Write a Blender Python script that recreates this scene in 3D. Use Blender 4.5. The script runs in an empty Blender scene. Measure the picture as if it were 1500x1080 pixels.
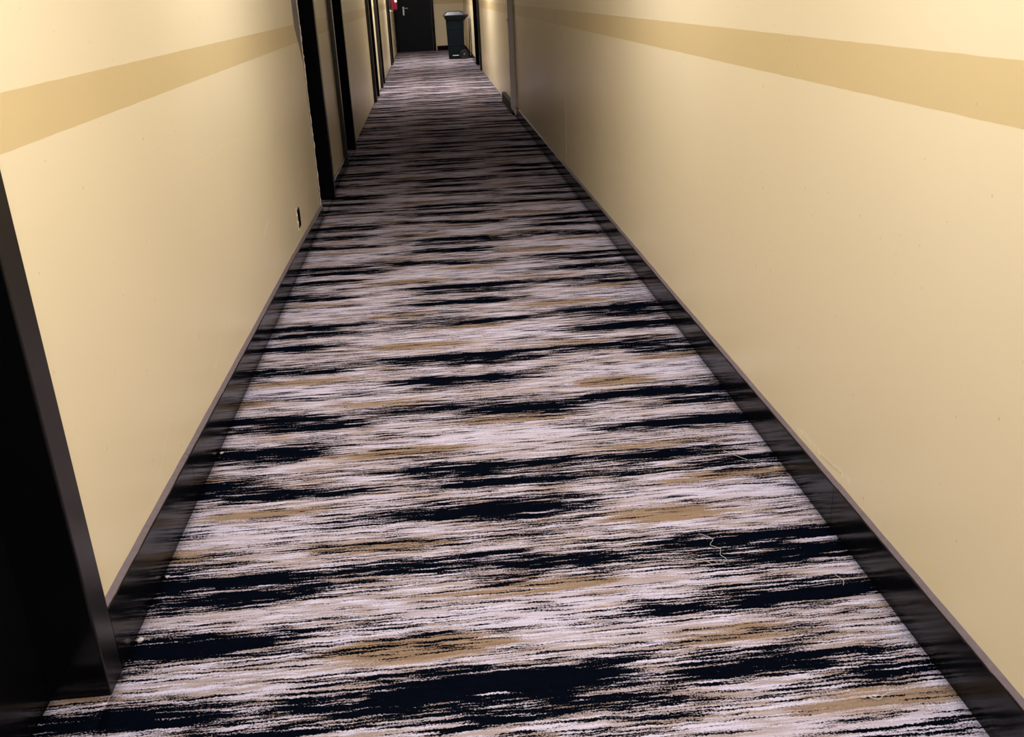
import bpy, bmesh, math, random
import numpy as np
from mathutils import Vector, Matrix

random.seed(7)
scene = bpy.context.scene
COL = scene.collection

# ------------------------------------------------------------------ layout (metres)
WL, WR = -0.815, 1.015          # wall faces, left and right
SL, SR = -0.797, 1.000          # skirting faces
YB, YE = -2.5, 26.6             # back wall, end wall
CEIL = 2.55
SLAB = -0.012                   # top of the screed below the carpet

# ------------------------------------------------------------------ helpers
def tag(o, label=None, cat=None, group=None, kind=None):
    if label: o['label'] = label
    if cat: o['category'] = cat
    if group: o['group'] = group
    if kind: o['kind'] = kind
    return o

def link(name, bm, mat, parent=None, smooth=False, bevel=0.0, seg=2):
    bmesh.ops.recalc_face_normals(bm, faces=bm.faces)
    me = bpy.data.meshes.new(name)
    bm.to_mesh(me); bm.free()
    if smooth:
        for p in me.polygons: p.use_smooth = True
    if mat: me.materials.append(mat)
    o = bpy.data.objects.new(name, me)
    COL.objects.link(o)
    if parent: o.parent = parent
    if bevel:
        m = o.modifiers.new('bevel', 'BEVEL'); m.width = bevel; m.segments = seg
        m.limit_method = 'ANGLE'; m.angle_limit = math.radians(40)
    return o

def box(bm, x0, x1, y0, y1, z0, z1):
    v = [bm.verts.new((x, y, z)) for z in (z0, z1) for y in (y0, y1) for x in (x0, x1)]
    for f in ((0,1,3,2), (4,6,7,5), (0,4,5,1), (2,3,7,6), (0,2,6,4), (1,5,7,3)):
        bm.faces.new([v[i] for i in f])
    return v

def bx(*a):
    bm = bmesh.new(); box(bm, *a); return bm

def lathe(prof, n=32, bm=None, M=None):
    bm = bm or bmesh.new()
    rings = []
    for r, z in prof:
        if r < 1e-5:
            rings.append([bm.verts.new((0, 0, z))])
        else:
            rings.append([bm.verts.new((r*math.cos(2*math.pi*i/n), r*math.sin(2*math.pi*i/n), z)) for i in range(n)])
    for a, b in zip(rings, rings[1:]):
        for i in range(n):
            j = (i+1) % n
            if len(a) == 1 and len(b) == 1: continue
            if len(a) == 1: bm.faces.new((a[0], b[i], b[j]))
            elif len(b) == 1: bm.faces.new((a[i], a[j], b[0]))
            else: bm.faces.new((a[i], a[j], b[j], b[i]))
    if M is not None:
        bmesh.ops.transform(bm, matrix=M, verts=[v for r in rings for v in r])
    return bm

def tube(pts, r, n=8, bm=None, taper=None):
    bm = bm or bmesh.new()
    P = [Vector(p) for p in pts]
    rings = []
    up = Vector((0.13, 0.31, 0.94)).normalized()
    for i, p in enumerate(P):
        t = (P[min(i+1, len(P)-1)] - P[max(i-1, 0)]).normalized()
        a = t.cross(up)
        if a.length < 1e-4: a = t.cross(Vector((1, 0, 0)))
        a.normalize(); b = t.cross(a).normalized()
        rr = r if taper is None else r*taper[i]
        rings.append([bm.verts.new(p + a*rr*math.cos(2*math.pi*k/n) + b*rr*math.sin(2*math.pi*k/n)) for k in range(n)])
    for u, w in zip(rings, rings[1:]):
        for k in range(n):
            j = (k+1) % n
            bm.faces.new((u[k], u[j], w[j], w[k]))
    bm.faces.new(rings[0][::-1]); bm.faces.new(rings[-1])
    return bm

def spline(ctrl, n=10):
    C = [Vector(c) for c in ctrl]; C = [C[0]] + C + [C[-1]]
    out = []
    for i in range(1, len(C)-2):
        for k in range(n):
            t = k/n
            a, b, c, d = C[i-1], C[i], C[i+1], C[i+2]
            out.append(0.5*((2*b) + (c-a)*t + (2*a-5*b+4*c-d)*t*t + (3*b-a-3*c+d)*t**3))
    out.append(C[-2]); return out

def empty(name, loc, rz=0.0):
    o = bpy.data.objects.new(name, None)
    o.empty_display_size = 0.1
    o.location = loc; o.rotation_euler = (0, 0, rz)
    COL.objects.link(o); return o

# ------------------------------------------------------------------ materials
class G:
    """tiny node-graph helper"""
    def __init__(s, name):
        s.m = bpy.data.materials.new(name); s.m.use_nodes = True
        s.t = s.m.node_tree; s.n = s.t.nodes
        s.b = s.n['Principled BSDF']
    def node(s, typ, **kw):
        n = s.n.new(typ)
        for k, v in kw.items(): setattr(n, k, v)
        return n
    def put(s, sock, v):
        if isinstance(v, bpy.types.NodeSocket): s.t.links.new(v, sock)
        else: sock.default_value = v
    def math(s, op, a, b=None, c=None, clamp=False):
        n = s.node('ShaderNodeMath', operation=op, use_clamp=clamp)
        s.put(n.inputs[0], a)
        if b is not None: s.put(n.inputs[1], b)
        if c is not None: s.put(n.inputs[2], c)
        return n.outputs[0]
    def mix(s, f, a, b):
        n = s.node('ShaderNodeMix', data_type='RGBA')
        s.put(n.inputs[0], f); s.put(n.inputs[6], a); s.put(n.inputs[7], b)
        return n.outputs[2]
    def pos(s):
        g = s.node('ShaderNodeNewGeometry')
        x = s.node('ShaderNodeSeparateXYZ'); s.t.links.new(g.outputs['Position'], x.inputs[0])
        return g.outputs['Position'], x.outputs[0], x.outputs[1], x.outputs[2]
    def vec(s, x, y, z=0.0):
        n = s.node('ShaderNodeCombineXYZ')
        s.put(n.inputs[0], x); s.put(n.inputs[1], y); s.put(n.inputs[2], z)
        return n.outputs[0]
    def noise(s, v, scale=1.0, detail=2.0, rough=0.5, dist=0.0):
        n = s.node('ShaderNodeTexNoise')
        s.put(n.inputs['Vector'], v); n.inputs['Scale'].default_value = scale
        n.inputs['Detail'].default_value = detail; n.inputs['Roughness'].default_value = rough
        n.inputs['Distortion'].default_value = dist
        return n.outputs[0]
    def ramp(s, v, a, b):
        n = s.node('ShaderNodeMapRange', interpolation_type='SMOOTHSTEP')
        s.put(n.inputs[0], v); s.put(n.inputs[1], a); s.put(n.inputs[2], b)
        n.inputs[3].default_value = 0; n.inputs[4].default_value = 1
        return n.outputs[0]
    def bump(s, h, strength, dist):
        n = s.node('ShaderNodeBump'); s.put(n.inputs['Height'], h)
        n.inputs['Strength'].default_value = strength; n.inputs['Distance'].default_value = dist
        s.t.links.new(n.outputs[0], s.b.inputs['Normal'])
    def set(s, **kw):
        for k, v in kw.items(): s.put(s.b.inputs[k.replace('_', ' ')], v)

def C(r, g, b): return (r, g, b, 1.0)
def S(r, g, b):
    f = lambda c: (c/255/12.92 if c/255 <= 0.04045 else ((c/255+0.055)/1.055)**2.4)
    return (f(r), f(g), f(b), 1.0)

def plain(name, col, rough=0.5, metal=0.0, var=0.12, vscale=30, bump=0.0, spec=0.5):
    g = G(name); p, x, y, z = g.pos()
    n = g.noise(p, vscale, 3)
    c2 = tuple(c*(1-var) for c in col[:3]) + (1,)
    g.set(Base_Color=g.mix(n, col, c2), Roughness=rough, Metallic=metal)
    g.b.inputs['Specular IOR Level'].default_value = spec
    if bump: g.bump(n, bump, 0.004)
    return g.m

def wall_material(name, z0, z1, scratches=()):
    g = G(name); p, x, y, z = g.pos()
    wob = g.math('MULTIPLY', g.math('SUBTRACT', g.noise(g.vec(0.0, g.math('MULTIPLY', y, 9.0)), 1.0, 2), 0.5), 0.004)
    zz = g.math('ADD', z, wob)
    band = g.math('MULTIPLY', g.ramp(zz, z0-0.0012, z0+0.0012), g.math('SUBTRACT', 1.0, g.ramp(zz, z1-0.0012, z1+0.0012)))
    cream = g.mix(g.noise(p, 1.3, 3), CREAM, CREAM2)
    tan = g.mix(g.noise(p, 1.7, 3), BAND, BAND2)
    col = g.mix(band, cream, tan)
    # worn paint: a few pale scratches and grey scuffs low on the wall
    for (y0, zz0, y1, zz1, w, tone) in scratches:
        dy, dz = y1-y0, zz1-zz0; L2 = dy*dy+dz*dz
        jit = g.math('MULTIPLY', g.math('SUBTRACT', g.noise(p, 14, 2), 0.5), 0.03)
        t = g.math('DIVIDE', g.math('ADD', g.math('MULTIPLY', g.math('SUBTRACT', y, y0), dy),
                                   g.math('MULTIPLY', g.math('SUBTRACT', z, zz0), dz)), L2, clamp=True)
        ey = g.math('SUBTRACT', y, g.math('MULTIPLY_ADD', t, dy, y0))
        ez = g.math('ADD', g.math('SUBTRACT', z, g.math('MULTIPLY_ADD', t, dz, zz0)), jit)
        d = g.math('SQRT', g.math('ADD', g.math('MULTIPLY', ey, ey), g.math('MULTIPLY', ez, ez)))
        m = g.math('SUBTRACT', 1.0, g.ramp(d, w*0.5, w))
        m = g.math('MULTIPLY', m, g.ramp(g.noise(p, 60, 2), 0.35, 0.6))
        col = g.mix(g.math('MULTIPLY', m, 0.75), col, tone)
    specks = g.math('GREATER_THAN', g.noise(p, 45, 1), 0.79)
    col = g.mix(g.math('MULTIPLY', specks, 0.35), col, S(150, 128, 88))
    g.set(Base_Color=col)
    g.put(g.b.inputs['Roughness'], g.math('MULTIPLY_ADD', g.noise(p, 2.2, 2), 0.12, 0.27))
    g.b.inputs['Specular IOR Level'].default_value = 0.5
    h = g.math('ADD', g.noise(g.vec(x, g.math('MULTIPLY', y, 1.0), g.math('MULTIPLY', z, 0.5)), 3.2, 2),
               g.math('MULTIPLY', g.noise(p, 160, 2), 0.02))
    g.bump(h, 0.22, 0.012)
    return g.m

CREAM, CREAM2 = C(.80, .695, .475), C(.77, .665, .45)
BAND, BAND2 = C(.66, .52, .275), C(.635, .50, .26)

def carpet_material():
    g = G('streaked_carpet'); p, x, y, z = g.pos()
    at = g.node('ShaderNodeAttribute', attribute_name='pattern')
    sep = g.node('ShaderNodeSeparateColor'); g.t.links.new(at.outputs['Color'], sep.inputs[0])
    D, T, Lv = sep.outputs[0], sep.outputs[1], sep.outputs[2]
    # ragged pile edges
    rag = g.math('MULTIPLY', g.math('SUBTRACT', g.noise(p, 190, 2, 0.65), 0.5), 0.013)
    rag2 = g.math('MULTIPLY', g.math('SUBTRACT', g.noise(g.vec(x, g.math('MULTIPLY', y, 0.35)), 16, 2), 0.5), 0.012)
    yy = g.math('ADD', g.math('ADD', y, rag), rag2)
    xx = g.math('ADD', x, g.math('MULTIPLY', g.math('SUBTRACT', g.noise(p, 170, 1), 0.5), 0.03))
    # weft streaks: long across, thin along
    def streak(sx, sy, off, det=2.0, rough=0.55):
        return g.noise(g.vec(g.math('MULTIPLY', xx, sx), g.math('MULTIPLY', yy, sy), off), 1.0, det, rough)
    n1 = streak(7.0, 165, 0.0, 2)
    n1b = streak(4.2, 78, 3.3, 2)
    n2 = streak(9.0, 190, 7.7, 2)
    n3 = streak(4.0, 110, 15.1)
    n4 = streak(5.5, 70, 31.0)
    n5 = streak(2.2, 30, 41.0)
    low = streak(1.8, 10.0, 50.0, 1)
    # pale ground: lavender white crossed by greige and rosy wisps
    col = g.mix(g.math('MULTIPLY', g.ramp(n2, 0.40, 0.62), g.math('MULTIPLY_ADD', Lv, -0.6, 1.0)), WHITE, GREIGE)
    col = g.mix(g.math('MULTIPLY', g.ramp(n4, 0.46, 0.62), g.math('MULTIPLY_ADD', Lv, -0.8, 0.9)), col, BEIGE)
    col = g.mix(g.math('MULTIPLY', g.ramp(n5, 0.50, 0.68), 0.55), col, ROSE)
    # sandy patches broken by pale weft
    tm = g.math('ADD', g.math('MULTIPLY', T, 0.34), g.math('ADD', g.math('MULTIPLY', n3, 0.65), g.math('MULTIPLY', n5, 0.35)))
    tm = g.math('ADD', tm, g.math('MULTIPLY', g.math('SUBTRACT', g.noise(p, 200, 2), 0.5), 0.16))
    col = g.mix(g.math('MULTIPLY', g.ramp(tm, 0.575, 0.68), 0.92), col, g.mix(g.ramp(n2, .35, .65), TAN, TAN2))
    # brown fringe then black yarn
    s = g.math('ADD', g.math('MULTIPLY', n1, 0.50), g.math('ADD', g.math('MULTIPLY', n1b, 0.36), g.math('MULTIPLY', n2, 0.14)))
    s = g.math('ADD', s, g.math('MULTIPLY', g.math('SUBTRACT', low, 0.5), 0.22))
    s = g.math('ADD', s, g.math('MULTIPLY', g.math('SUBTRACT', D, 0.5), 0.40))
    s = g.math('ADD', s, g.math('MULTIPLY', g.math('SUBTRACT', g.noise(p, 240, 1), 0.5), 0.13))
    col = g.mix(g.math('MULTIPLY', g.ramp(s, 0.405, 0.465), 0.5), col, BROWN)
    dark = g.ramp(s, 0.458, 0.478)
    col = g.mix(dark, col, g.mix(n4, INK, NAVY))
    fine = g.noise(p, 300, 2, 0.7)
    colf = g.node('ShaderNodeHueSaturation'); g.put(colf.inputs['Color'], col)
    g.put(colf.inputs['Value'], g.math('MULTIPLY_ADD', fine, 0.7, 0.65))
    g.set(Base_Color=colf.outputs[0], Roughness=0.95)
    g.b.inputs['Specular IOR Level'].default_value = 0.0
    g.bump(g.math('ADD', fine, g.math('MULTIPLY', n2, 1.2)), 0.35, 0.004)
    return g.m

WHITE, GREIGE, BEIGE, ROSE = C(.55, .525, .69), C(.34, .29, .315), C(.32, .25, .225), C(.43, .37, .42)
TAN, TAN2, BROWN = C(.20, .128, .068), C(.29, .205, .135), C(.115, .075, .063)
INK, NAVY = C(.0012, .0018, .003), C(.0018, .003, .008)

M_wallL = wall_material('cream_paint_left', 1.155, 1.262, [
    (3.255, .899, 4.40, .872, .006, S(236, 220, 172)),
    (4.36, .402, 4.50, .428, .012, S(242, 232, 205)),
    (3.05, .20, 3.25, .28, .006, S(240, 226, 180)),
    (2.35, .21, 2.55, .30, .005, S(240, 226, 180)),
    (4.85, .15, 5.05, .27, .008, S(236, 222, 178))])
M_wallR = wall_material('cream_paint_right', 1.138, 1.250, [
    (2.15, .165, 2.28, .155, .006, S(70, 60, 45)),
    (1.60, .16, 1.75, .19, .02, S(230, 214, 165)),
    (2.10, .17, 2.45, .15, .012, S(240, 228, 190))])
M_wallE = wall_material('cream_paint_end', 1.15, 1.262)
M_ceil = plain('ceiling_white', C(.82, .81, .78), 0.9)
M_slab = plain('screed', C(.28, .27, .26), 0.9)
M_carpet = carpet_material()
M_black = plain('black_gloss_paint', C(.003, .003, .004), 0.15, spec=0.17)
M_arch = plain('black_brown_paint', C(.007, .006, .0065), 0.30, spec=0.4)
M_leaf = plain('navy_black_door_paint', C(.003, .0045, .010), 0.5, spec=0.15)
M_raw = plain('dull_dark_board', C(.011, .008, .0085), 0.8, spec=.1)
M_ledge = plain('dusty_ledge', C(.15, .115, .13), 0.7, var=.45, vscale=55)
M_plaster = plain('bare_plaster', C(.36, .32, .30), 0.95, var=.55, vscale=45, bump=.6)
M_chip = plain('pale_plaster_edge', C(.70, .64, .50), 0.9, var=.25, vscale=60)
M_bin = plain('dark_teal_plastic', C(.002, .0062, .010), 0.5, spec=.15)
M_lid = plain('slate_plastic', C(.014, .015, .026), 0.42, spec=.35)
M_rubber = plain('black_rubber', C(.008, .008, .009), 0.8)
M_hub = plain('grey_hub_plastic', C(.02, .02, .024), 0.5)
M_steel = plain('brushed_steel', C(.55, .55, .58), 0.35, 1.0)
M_red = plain('red_enamel', C(.15, .002, .022), 0.25)
M_label = plain('white_sticker', C(.85, .80, .80), 0.5)
M_conduit = plain('grey_conduit_plastic', C(.84, .81, .85), 0.5)
M_white = plain('white_plastic', C(.80, .77, .76), 0.5)
M_brownwood = plain('brown_wood', C(.10, .055, .025), 0.55, var=.4)
M_lint = plain('white_lint', C(.5, .48, .47), 0.95)

# ------------------------------------------------------------------ the shell
tag(link('floor', bx(-1.1, 1.3, YB, YE+.2, SLAB-.1, SLAB), M_slab), kind='structure')
tag(link('ceiling', bx(-1.1, 1.3, YB, YE+.2, CEIL, CEIL+.1), M_ceil), kind='structure')

DL = [(0.85, 1.733), (6.55, 7.20), (8.66, 9.60), (14.15, 14.90), (16.40, 17.10), (21.65, 22.40)]
DR = [(18.95, 20.45)]
HEAD = 2.06

def wall_side(name, xi, xo, openings, mat):
    bm = bmesh.new(); y = YB
    for a, b in openings:
        box(bm, min(xi, xo), max(xi, xo), y, a, SLAB, CEIL)
        box(bm, min(xi, xo), max(xi, xo), a, b, HEAD, CEIL)
        y = b
    box(bm, min(xi, xo), max(xi, xo), y, YE, SLAB, CEIL)
    return tag(link(name, bm, mat), kind='structure')

wall_side('wall_left', WL, WL-.16, DL, M_wallL)
wall_side('wall_right', WR, WR+.16, DR, M_wallR)
tag(link('wall_end', bx(-.975, 1.175, YE, YE+.15, SLAB, CEIL), M_wallE), kind='structure')
tag(link('wall_back', bx(-.975, 1.175, YB-.15, YB, SLAB, CEIL), M_wallE), kind='structure')

# doorways along the corridor: black leaf set back, deep lining, architraves
def side_door(n, y0, y1, sgn, face, proud, near_arch=True):
    wl = WL if sgn < 0 else WR
    def X(a, b): return (min(a, b), max(a, b))
    lx = wl + sgn*.115
    leaf = link('door_%d' % n, bx(*X(lx, lx+sgn*.04), y0, y1, SLAB+.004, HEAD), M_black)
    tag(leaf, kind='structure')
    t = .03
    inner = face
    link('jamb', bx(*X(inner+sgn*.002, lx+sgn*.04), y1-.001, y1+t, SLAB, HEAD), M_black, leaf, bevel=.003)
    link('architrave', bx(*X(inner, wl), y1, y1+.085, SLAB, HEAD+.085), M_arch, leaf, bevel=.003)
    link('door_head', bx(*X(inner+sgn*.002, lx), y0, y1, HEAD-.03, HEAD), M_black, leaf, bevel=.003)
    link('head_architrave', bx(*X(inner, wl), y0, y1, HEAD, HEAD+.085), M_arch, leaf, bevel=.003)
    if near_arch:
        link('jamb', bx(*X(inner+sgn*.002, lx+sgn*.04), y0-t, y0+.001, SLAB, HEAD), M_black, leaf, bevel=.003)
        link('architrave', bx(*X(inner, wl), y0-.085, y0, SLAB, HEAD+.085), M_arch, leaf, bevel=.003)
    return leaf

side_door(1, *DL[0], -1, -.796, 0)
d2 = side_door(2, *DL[1], -1, -.778, 0, near_arch=False)
side_door(3, *DL[2], -1, -.780, 0)
side_door(4, *DL[3], -1, -.772, 0)
side_door(5, *DL[4], -1, -.772, 0)
side_door(6, *DL[5], -1, -.775, 0)
side_door(7, *DR[0], +1, .975, 0)

# bare ragged plaster where the near architrave of the second doorway is missing
bm = bmesh.new(); rows = []
N = 60
for i in range(N+1):
    z = 0.0 + 2.05*i/N
    w = max(0.012, 0.235*min(1, max(0, (z-1.02)/.22))**1.0) + random.uniform(-.012, .012)*(1 if z > 1.05 else .4)
    w = max(.010, w)
    d = random.uniform(.001, .004)
    rows.append([bm.verts.new((WL-.001, 6.55-w, z)), bm.verts.new((WL+.0015, 6.55-w+.004, z)), bm.verts.new((WL+d, 6.55-w*.45, z)),
                 bm.verts.new((WL+random.uniform(.001, .005), 6.551, z)), bm.verts.new((WL-.10, 6.5515, z))])
for a, b in zip(rows, rows[1:]):
    for k in range(4): bm.faces.new((a[k], a[k+1], b[k+1], b[k]))
tag(link('trim_1', bm, M_plaster), kind='structure')
# pale filler line on that arris
bm = bmesh.new()
pts = [(WL+.004+random.uniform(-.001, .002), 6.552+random.uniform(-.004, .004), z*.02) for z in range(0, 104)]
tube(pts, .004, 6, bm, [random.uniform(.4, 1.5) for _ in pts])
tag(link('trim_2', bm, M_chip), kind='structure')
# barely proud vertical strip on the right wall, same paint as the wall
tag(link('trim_3', bx(WR-.0008, WR+.001, 7.36, 7.44, .10, 1.10), M_wallR, bevel=.0005), kind='structure')

# skirting boards: black gloss face, dusty ledge
def skirting(name, segs, face, wall, ledge=True, mat=None):
    """segs: list of (y0, h0, y1, h1)"""
    bm = bmesh.new(); bl = bmesh.new()
    for (y0, h0, y1, h1) in segs:
        ch = .004
        prof = lambda h: [(wall, SLAB), (face, SLAB), (face, h-ch), (face+(wall-face)*.12, h-ch*.3), (wall, h-ch*.3)]
        a = [bm.verts.new((px, y0, pz)) for px, pz in prof(h0)]
        b = [bm.verts.new((px, y1, pz)) for px, pz in prof(h1)]
        for k in range(5): bm.faces.new((a[k], a[(k+1) % 5], b[(k+1) % 5], b[k]))
        bm.faces.new(a); bm.faces.new(b[::-1])
        if ledge:
            n = max(2, int((y1-y0)/.06)); pr = None
            for i in range(n+1):
                t = i/n; y = y0+(y1-y0)*t; h = h0+(h1-h0)*t
                dx = random.uniform(.0, .0015)*(1 if wall > face else -1)
                dz = random.uniform(.0, .0018)
                q = [(face+(wall-face)*.03+dx, h-ch*.9), (face+(wall-face)*.16+dx, h+.0005), (wall, h+.004+dz), (wall, h-ch)]
                r = [bl.verts.new((px, y, pz)) for px, pz in q]
                if pr:
                    for k in range(4): bl.faces.new((pr[k], pr[(k+1) % 4], r[(k+1) % 4], r[k]))
                else: bl.faces.new(r)
                pr = r
            bl.faces.new(pr)
    o = tag(link(name, bm, mat or M_black), kind='structure')
    if ledge:
        link('ledge', bl, M_ledge, o)
    else: bl.free()
    return o

skirting('baseboard_left', [(1.82, .166, 2.60, .152), (2.602, .152, 3.80, .130), (3.802, .130, 5.10, .112), (5.102, .110, 6.54, .078)], SL, WL)
skirting('baseboard_left_middle', [(7.29, .085, 8.57, .085)], SL, WL)
skirting('baseboard_left_near', [(YB, .165, .76, .165)], SL, WL)
skirting('baseboard_right', [(YB, .133, 1.02, .133), (1.022, .133, 2.15, .130), (2.152, .129, 4.0, .116), (4.002, .116, 6.6, .112), (6.602, .110, 11.55, .098)], SR, WR)
skirting('baseboard_right_middle', [(11.70, .12, 13.34, .12)], .968, WR, ledge=False, mat=M_raw)
skirting('baseboard_right_far', [(20.55, .10, YE, .10)], SR, WR, ledge=False)
tag(link('baseboard_end', bx(.26, SR, YE-.018, YE, SLAB, .115), M_black, bevel=.003), kind='structure')

# end door
dx0, dx1 = -.735, .165
d8 = link('door_8', bx(dx0, dx1, YE-.035, YE+.005, SLAB+.005, 2.08), M_leaf, bevel=.002); tag(d8, kind='structure')
link('door_frame', bx(-.815, dx0-.003, YE-.05, YE, SLAB, 2.16), M_black, d8, bevel=.003)
link('door_frame', bx(dx1+.003, .235, YE-.05, YE, SLAB, 2.16), M_black, d8, bevel=.003)
link('door_frame', bx(dx0-.003, dx1+.003, YE-.05, YE, 2.085, 2.16), M_black, d8, bevel=.003)
hp = link('handle_plate', bx(-.578, -.535, YE-.043, YE-.034, .915, 1.125), M_steel, d8, bevel=.004); hp['label'] = 'steel handle plate'
bm = tube([(-.556, YE-.043, 1.085), (-.556, YE-.085, 1.085)], .009, 12)
tube(spline([(-.556, YE-.085, 1.085), (-.54, YE-.09, 1.085), (-.49, YE-.088, 1.087), (-.435, YE-.086, 1.083)], 6), .0095, 12, bm)
link('lever', bm, M_steel, hp, smooth=True)

# ------------------------------------------------------------------ carpet with woven pattern
PER = 1.007
Y0A = 1.655
def pattern(x, y):
    """density of black yarn, sand yarn and pale lavender ground at a floor point (arrays)"""
    D = np.full_like(x, .325); T = np.zeros_like(x); L = np.zeros_like(x)
    rg = np.random.RandomState(11)
    def blob(x0, y0, rx, ry, soft=2.2):
        u = ((x-x0)/rx); v = ((y-y0)/ry)
        return np.exp(-(np.abs(u)**2.6 + np.abs(v)**soft))
    for c in range(-2, 3):
        cx = .05 + .75*c
        for k in range(-5, 27):
            yb = Y0A + PER*k + (0.0 if c % 2 == 0 else .49)
            r = lambda s: rg.uniform(-s, s)
            big = 1.0 if (c == 0 and k == 0) else 0.0
            D = np.maximum(D, .30 + .66*blob(cx+.03+r(.03), yb+r(.012), .33+r(.04), .028+.016*big+r(.004)))
            D = np.maximum(D, .30 + .34*blob(cx+.0, yb-.01, .38, .055+.02*big))
            D = np.maximum(D, .30 + .60*blob(cx+.0+r(.04), yb-.265+r(.012), .27+r(.04), .029+r(.004)))
            D = np.maximum(D, .30 + .32*blob(cx-.02, yb-.27, .34, .06))
            D = np.maximum(D, .30 + .40*blob(cx+.16+r(.05), yb+.435+r(.015), .24+r(.04), .035))
            D = np.maximum(D, .30 + .34*blob(cx-.15+r(.05), yb+.50+r(.02), .30, .05))
            D = np.maximum(D, .30 + .36*blob(cx+.10+r(.05), yb-.10+r(.02), .30, .045))
            # pale ground above each motif
            q = blob(cx+.12, yb+.24+r(.02), .42, .075); L = np.maximum(L, q)
            D = D - .20*q
            q = blob(cx-.10, yb+.12, .40, .055); D = D - .17*q
            q = blob(cx+.0, yb-.145, .45, .035); D = D - .06*q
            T = np.maximum(T, blob(cx-.20+r(.04), yb+.145+r(.015), .20+r(.03), .042))
            T = np.maximum(T, .75*blob(cx+.10+r(.06), yb+.34+r(.03), .25, .03))
            T = np.maximum(T, .6*blob(cx-.25+r(.06), yb-.42+r(.03), .22, .035))
    return np.clip(D, 0, 1), np.clip(T, 0, 1), np.clip(L, 0, 1)

def make_carpet():
    xs = np.linspace(SL, WR-.0002, 61); ys = np.arange(YB, YE-.052, .0125)
    # keep the right edge against the skirting where there is one
    XX, YY = np.meshgrid(xs, ys)
    hasR = (YY < 11.6) | (YY > 20.5)
    midR = (YY >= 11.69) & (YY < 13.35)
    XR = np.where(hasR, SR, np.where(midR, .968, WR-.001))
    XX = SL + (XX-SL)/(xs[-1]-SL)*(XR-SL)
    noSk = ((YY > 9.70) & (YY < 14.05)) | ((YY > 15.0) & (YY < 16.30)) | ((YY > 17.2) & (YY < 21.55)) | (YY > 22.5)
    XX = np.where((XX == SL) & noSk, WL+.001, XX)
    ny, nx = XX.shape
    verts = [np.stack([XX, YY, np.zeros_like(XX)], -1).reshape(-1, 3)]
    idx = np.arange(ny*nx).reshape(ny, nx)
    quads = [np.stack([idx[:-1, :-1], idx[:-1, 1:], idx[1:, 1:], idx[1:, :-1]], -1).reshape(-1, 4)]
    base = ny*nx
    for a, b in DL:                                   # tongues of carpet into the door recesses
        tx = np.linspace(WL-.112, SL+.001, 6); ty = np.linspace(a+.0005, b-.0012, int((b-a)/.0125)+2)
        TX, TY = np.meshgrid(tx, ty); n1, n2 = TX.shape
        verts.append(np.stack([TX, TY, np.full_like(TX, -.0004)], -1).reshape(-1, 3))
        id2 = base + np.arange(n1*n2).reshape(n1, n2)
        quads.append(np.stack([id2[:-1, :-1], id2[:-1, 1:], id2[1:, 1:], id2[1:, :-1]], -1).reshape(-1, 4))
        base += n1*n2
    V = np.concatenate(verts); Q = np.concatenate(quads)
    me = bpy.data.meshes.new('carpet')
    me.vertices.add(len(V)); me.vertices.foreach_set('co', V.astype(np.float32).ravel())
    me.loops.add(Q.size); me.loops.foreach_set('vertex_index', Q.astype(np.int32).ravel())
    me.polygons.add(len(Q))
    me.polygons.foreach_set('loop_start', (np.arange(len(Q))*4).astype(np.int32))
    me.polygons.foreach_set('loop_total', np.full(len(Q), 4, np.int32))
    me.update(calc_edges=True); me.validate()
    D, T, L = pattern(V[:, 0], V[:, 1])
    att = me.attributes.new('pattern', 'FLOAT_COLOR', 'POINT')
    att.data.foreach_set('color', np.stack([D, T, L, np.ones_like(D)], -1).astype(np.float32).ravel())
    me.materials.append(M_carpet)
    o = bpy.data.objects.new('carpet', me); COL.objects.link(o)
    m = o.modifiers.new('thickness', 'SOLIDIFY'); m.thickness = .0115; m.offset = -1
    return tag(o, 'long fitted carpet with black, white and sandy streaks covering the corridor floor', 'carpet')
make_carpet()

# ------------------------------------------------------------------ wheelie bin (handle and wheels to the right)
def rrect(bm, x0, x1, y0, y1, z, r, n=4):
    vs = []
    for cx, cy, a0 in ((x1-r, y1-r, 0), (x0+r, y1-r, 90), (x0+r, y0+r, 180), (x1-r, y0+r, 270)):
        for k in range(n+1):
            a = math.radians(a0 + 90*k/n)
            vs.append(bm.verts.new((cx+r*math.cos(a), cy+r*math.sin(a), z)))
    return vs
def loft(bm, rings, cap0=True, cap1=True):
    for a, b in zip(rings, rings[1:]):
        n = len(a)
        for i in range(n): bm.faces.new((a[i], a[(i+1) % n], b[(i+1) % n], b[i]))
    if cap0: bm.faces.new(rings[0][::-1])
    if cap1: bm.faces.new(rings[-1])

t = empty('wheelie_bin', (.662, 22.80, 0), math.radians(-5))
tag(t, 'dark wheelie bin with closed lid at the far end of the corridor', 'bin')
bm = bmesh.new()
loft(bm, [rrect(bm, -.175, .165, -.19, .19, .015, .03), rrect(bm, -.178, .170, -.193, .193, .10, .035),
          rrect(bm, -.190, .188, -.21, .21, .60, .04), rrect(bm, -.196, .200, -.222, .222, .855, .04),
          rrect(bm, -.222, .228, -.244, .244, .862, .04), rrect(bm, -.224, .230, -.246, .246, .925, .04)])
link('body', bm, M_bin, t)
for zz, y0 in ((.30, -.204), (.66, -.2155)):         # raised rib lines on the body
    link('rib', bx(-.186, .182, y0, -.19, zz, zz+.018), M_bin, t, bevel=.003)
bm = bmesh.new()
loft(bm, [rrect(bm, -.245, .250, -.262, .262, .922, .05), rrect(bm, -.250, .256, -.266, .266, .945, .05),
          rrect(bm, -.225, .232, -.245, .245, .972, .05), rrect(bm, -.190, .185, -.215, .215, 1.012, .06),
          rrect(bm, -.150, .140, -.175, .175, 1.026, .06)])
box(bm, -.262, -.235, -.09, .09, .926, .944)
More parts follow.
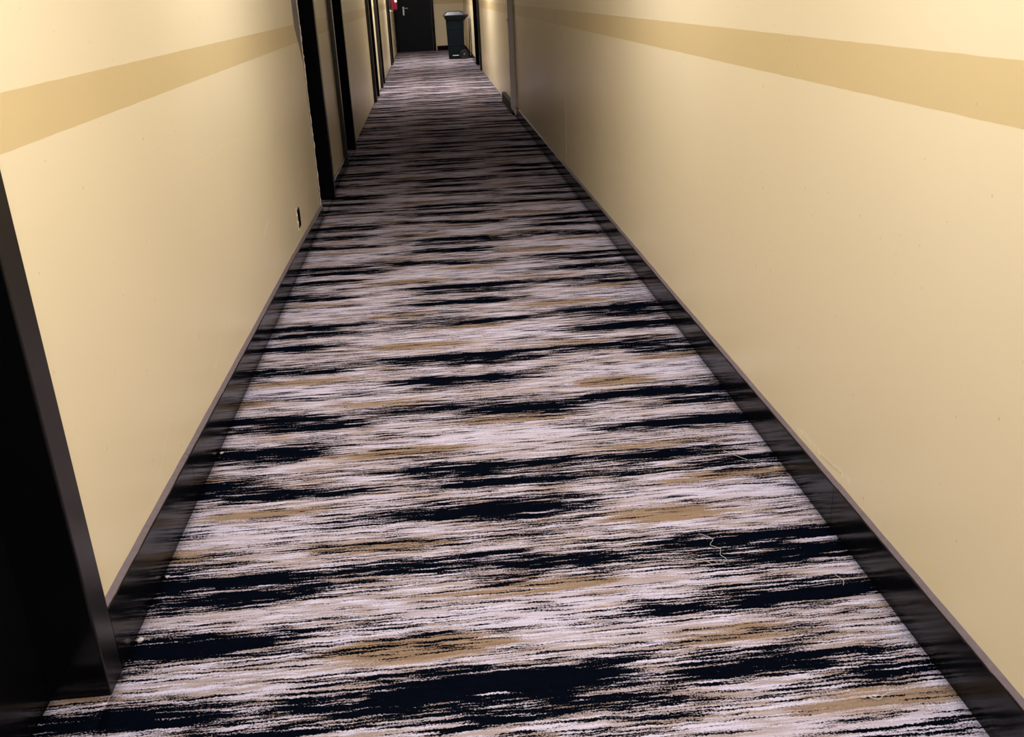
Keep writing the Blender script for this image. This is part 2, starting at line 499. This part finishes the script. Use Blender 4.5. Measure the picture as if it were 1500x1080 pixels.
lid = link('lid', bm, M_lid, t); lid['label'] = 'slate grey domed lid'
bm = bmesh.new()
for yy in (-.20, .20): box(bm, .215, .300, yy-.022, yy+.022, .895, .945)
tube([(.292, -.235, .93), (.292, .235, .93)], .016, 12, bm)
link('handle_bar', bm, M_lid, t, bevel=.004)
for yy in (-.17, .17):                               # brackets under the handle
    bm = bmesh.new()
    v = [bm.verts.new(p) for p in ((.19, yy-.012, .80), (.285, yy-.012, .905), (.19, yy-.012, .905), (.19, yy+.012, .80), (.285, yy+.012, .905), (.19, yy+.012, .905))]
    bm.faces.new(v[0:3]); bm.faces.new(v[3:6][::-1])
    for a, b in ((0, 1), (1, 2), (2, 0)): bm.faces.new((v[a], v[b], v[b+3], v[a+3]))
    link('handle_bracket', bm, M_bin, t)
bm = bmesh.new(); box(bm, .10, .215, -.185, .185, .02, .20)
link('axle_housing', bm, M_bin, t, bevel=.02)
link('axle', tube([(.185, -.262, .10), (.185, .262, .10)], .011, 12), M_steel, t, smooth=True)
for yy in (-.235, .235):
    Mx = Matrix.Translation((.185, yy, .10)) @ Matrix.Rotation(math.radians(90), 4, 'X')
    w = link('wheel', lathe([(0, -.016), (.062, -.016), (.066, -.024), (.094, -.024), (.100, -.016), (.100, .016), (.094, .024), (.066, .024), (.062, .016), (0, .016)], 36, None, Mx), M_rubber, t)
    link('hub', lathe([(0, -.026), (.02, -.026), (.05, -.018), (.05, .018), (.02, .026), (0, .026)], 24, None, Mx), M_hub, w)
lb = link('low_pale_strip', bx(-.085, .055, -.1965, -.190, .076, .090), M_conduit, t); lb['label'] = 'thin pale strip low on the bin side'  # thin pale strip across the lower near side of the bin

# ------------------------------------------------------------------ fire extinguisher on the left wall
t = empty('fire_extinguisher', (-.695, 23.15, 1.10))
tag(t, 'red fire extinguisher hanging on the left wall near the end door', 'fire extinguisher')
link('cylinder', lathe([(0, .010), (.055, .0), (.070, .004), (.076, .02), (.076, .40), (.070, .44), (.050, .475), (.026, .49), (.020, .51), (0, .51)], 40), M_red, t, smooth=True)
def arcband(r, a0, a1, z0, z1, n=14):
    bm = bmesh.new(); pr = None
    for i in range(n+1):
        a = math.radians(a0+(a1-a0)*i/n)
        q = [bm.verts.new((rr*math.cos(a), rr*math.sin(a), z)) for rr, z in ((r, z0), (r+.0012, z0), (r+.0012, z1), (r, z1))]
        if pr:
            for k in range(4): bm.faces.new((pr[k], pr[(k+1) % 4], q[(k+1) % 4], q[k]))
        else: bm.faces.new(q)
        pr = q
    bm.faces.new(pr); return bm
lb = link('label', arcband(.0755, -70, 0, .165, .33), M_label, t); lb['label'] = 'white instruction label'
bm = tube([(0, 0, .505), (0, 0, .55)], .018, 14)
box(bm, -.012, .012, -.09, .02, .548, .560); box(bm, -.010, .010, -.10, .02, .575, .585)
link('valve', bm, M_steel, t, bevel=.002)
link('hose', tube(spline([(.02, 0, .53), (.07, -.02, .52), (.088, -.03, .42), (.086, -.03, .30), (.086, -.03, .22)], 8), .009, 10), M_rubber, t, smooth=True)
bm = bmesh.new(); box(bm, -.1215, -.072, -.02, .02, .02, .46)
link('wall_bracket', bm, M_hub, t, bevel=.002)
br = link('bracket_foot', bx(-.1195, -.03, -.018, .018, -.028, -.001), M_white, t, bevel=.003); br['label'] = 'small white bracket foot'

# ------------------------------------------------------------------ grey conduit on the right wall
t = empty('conduit', (.982, 11.62, 0))
tag(t, 'grey vertical conduit running up the right wall to the ceiling', 'conduit')
link('casing', bx(-.034, .033, -.03, .035, .095, CEIL), M_conduit, t, bevel=.010, seg=3)
bm = bmesh.new()
v = []
for yy in (-.034, .03):
    v += [bm.verts.new((px, yy, pz)) for px, pz in ((-.032, .089), (.033, .089), (.033, .135) , (.033, 0.0), (.020, 0.0))]
f = [[0, 4, 3, 1], [5, 6, 8, 9]]
for q in f: bm.faces.new([v[i] for i in q])
for a, b in ((0, 1), (1, 3), (3, 4), (4, 0)): bm.faces.new((v[a], v[b], v[b+5], v[a+5]))
for i in (2, 7): bm.verts.remove(v[i])
ft = link('foot', bm, M_white, t); ft['label'] = 'white tapered foot under the conduit'
for zz, xx in ((.675, .004), (1.085, -.034), (1.9, .004)):
    link('clip', lathe([(0, -.008), (.013, -.008), (.015, -.002), (.012, .006), (0, .009)], 16, None,
         Matrix.Translation((xx, -.033, zz)) @ Matrix.Rotation(math.radians(90), 4, 'X')), M_white, t, smooth=True)

# ------------------------------------------------------------------ brown pole leaning by the bin
link_pole = link('pole', tube([(.965, 23.30, 0), (.992, 23.28, .40), (1.002, 23.27, .84)], .0125, 10), M_brownwood, smooth=True)
tag(link_pole, 'thin brown wooden pole leaning on the right wall beside the wheelie bin', 'pole')

# ------------------------------------------------------------------ dark empty socket low on the left wall
t = empty('wall_socket', (WL, 5.475, .235))
tag(t, 'small black socket with chipped edges low on the left wall before the second doorway', 'socket')
bm = bmesh.new()
o_ = [(-.046, -.054), (.046, -.054), (.046, .054), (-.046, .054)]
i_ = [(-.036, -.044), (.036, -.044), (.036, .044), (-.036, .044)]
R = [[bm.verts.new((xx, a, b)) for a, b in q] for q, xx in ((o_, .0005), (o_, .005), (i_, .007), (i_, .0015))]
for a, b in zip(R, R[1:]):
    for k in range(4): bm.faces.new((a[k], a[(k+1) % 4], b[(k+1) % 4], b[k]))
bm.faces.new(R[-1])
link('face_plate', bm, M_black, t)
for sy_, n_, r_ in ((-.05, 15, .004), (.05, 11, .003)):
    pts = [(.002, sy_+random.uniform(-.004, .004), -.062+.0088*i) for i in range(n_)]
    pl = link('chipped_plaster', tube(pts, r_, 6, None, [random.uniform(.3, 1.4) for _ in pts]), M_chip, t)
    pl['label'] = 'pale chipped plaster edge'

# ------------------------------------------------------------------ lint and scraps on the carpet
def thread(name, ctrl, r, label, group=None):
    o = link(name, tube(spline(ctrl, 8), r*.7, 6), M_lint, smooth=True)
    return tag(o, label, 'thread', group or 'loose white threads on the carpet')
thread('loose_thread', [(.640, 2.170, .003), (.668, 2.135, .006), (.655, 2.110, .004), (.674, 2.085, .006), (.668, 2.060, .004), (.676, 2.035, .005), (.660, 2.02, .003)], .0009,
       'long curly white thread lying on the black patch right of the carpet centre')
thread('loose_thread', [(.590, 2.060, .003), (.612, 2.045, .004), (.632, 2.025, .004), (.640, 2.018, .003)], .0007,
       'short straight white thread just left of the long curly thread')
thread('loose_thread', [(.928, 1.945, .003), (.922, 1.925, .006), (.932, 1.905, .005), (.925, 1.885, .003)], .0009,
       'short white thread on the black patch beside the right skirting')
thread('loose_thread', [(.850, 2.640, .003), (.868, 2.610, .005), (.884, 2.585, .005), (.905, 2.565, .003)], .0009,
       'white thread lying furthest away by the right skirting')
thread('loose_thread', [(.812, 1.505, .003), (.832, 1.488, .006), (.850, 1.500, .007), (.880, 1.508, .003)], .0012,
       'white thread nearest the camera by the lower right carpet edge')
def scrap(x, y, s, label):
    bm = bmesh.new()
    bmesh.ops.create_icosphere(bm, subdivisions=2, radius=s)
    for v in bm.verts:
        v.co *= random.uniform(.6, 1.25); v.co.z *= .55
    mz = min(v.co.z for v in bm.verts)
    for v in bm.verts: v.co.z -= mz
    o = link('fluff_scrap', bm, M_lint); o.location = (x, y, .0005)
    return tag(o, label, 'scrap', 'white fluff scraps along the left skirting')
scrap(-.783, 1.915, .008, 'white fluff scrap by the left skirting nearest the black door')
scrap(-.785, 2.180, .006, 'white fluff scrap by the left skirting, second from the black door')
scrap(-.785, 2.905, .006, 'tiny white fluff scrap by the left skirting furthest from the black door')

# ------------------------------------------------------------------ lamps
def lamp_mat(name, col, s):
    g = G(name); g.set(Base_Color=C(.9, .9, .9))
    g.b.inputs['Emission Color'].default_value = col; g.b.inputs['Emission Strength'].default_value = s
    return g.m
def ceiling_light(x, y, mat, label):
    t = empty('ceiling_light', (x, y, CEIL))
    tag(t, label, 'ceiling light', 'round ceiling lamps along the corridor')
    link('housing', lathe([(0, -.001), (.19, -.001), (.19, -.045), (.175, -.05), (.165, -.04), (0, -.04)], 40), M_white, t)
    link('diffuser', lathe([(.166, -.041), (.15, -.056), (.09, -.064), (0, -.066)], 40), mat, t, smooth=True)
NEAR = lamp_mat('lamp_near', C(1, .965, .96), 140)
FAR = lamp_mat('lamp_far', C(1, .94, .93), 285)
ceiling_light(.10, -.80, NEAR, 'round lit ceiling lamp behind the camera')
ceiling_light(.10, 1.60, NEAR, 'round lit ceiling lamp beside the nearest black doorway')
ceiling_light(.10, 4.00, NEAR, 'round lit ceiling lamp before the second black doorway')
ceiling_light(.10, 15.8, FAR, 'round lit ceiling lamp over the brightly lit stretch past the conduit')
ceiling_light(.10, 22.0, FAR, 'round lit ceiling lamp in front of the end door and bin')

w = bpy.data.worlds.new('world'); scene.world = w; w.use_nodes = True
w.node_tree.nodes['Background'].inputs[0].default_value = (.02, .02, .022, 1)
w.node_tree.nodes['Background'].inputs[1].default_value = .2

# ------------------------------------------------------------------ camera
cam = bpy.data.cameras.new('camera'); co = bpy.data.objects.new('camera', cam); COL.objects.link(co)
Rw = Matrix((((0.995260,0.072803,-0.064485),(-0.086885,0.367667,-0.925890),(-0.043698,0.927103,0.372249))))
co.matrix_world = Matrix.Translation((0, 0, 1.4)) @ Rw.to_4x4()
cam.sensor_fit = 'HORIZONTAL'; cam.sensor_width = 36.0
cam.lens = 1380.02*36/1500
cam.clip_start = .02
scene.camera = co

vs = scene.view_settings
vs.view_transform = 'Standard'; vs.look = 'None'; vs.gamma = 1.0; vs.use_curve_mapping = False
vs.exposure = 0.0
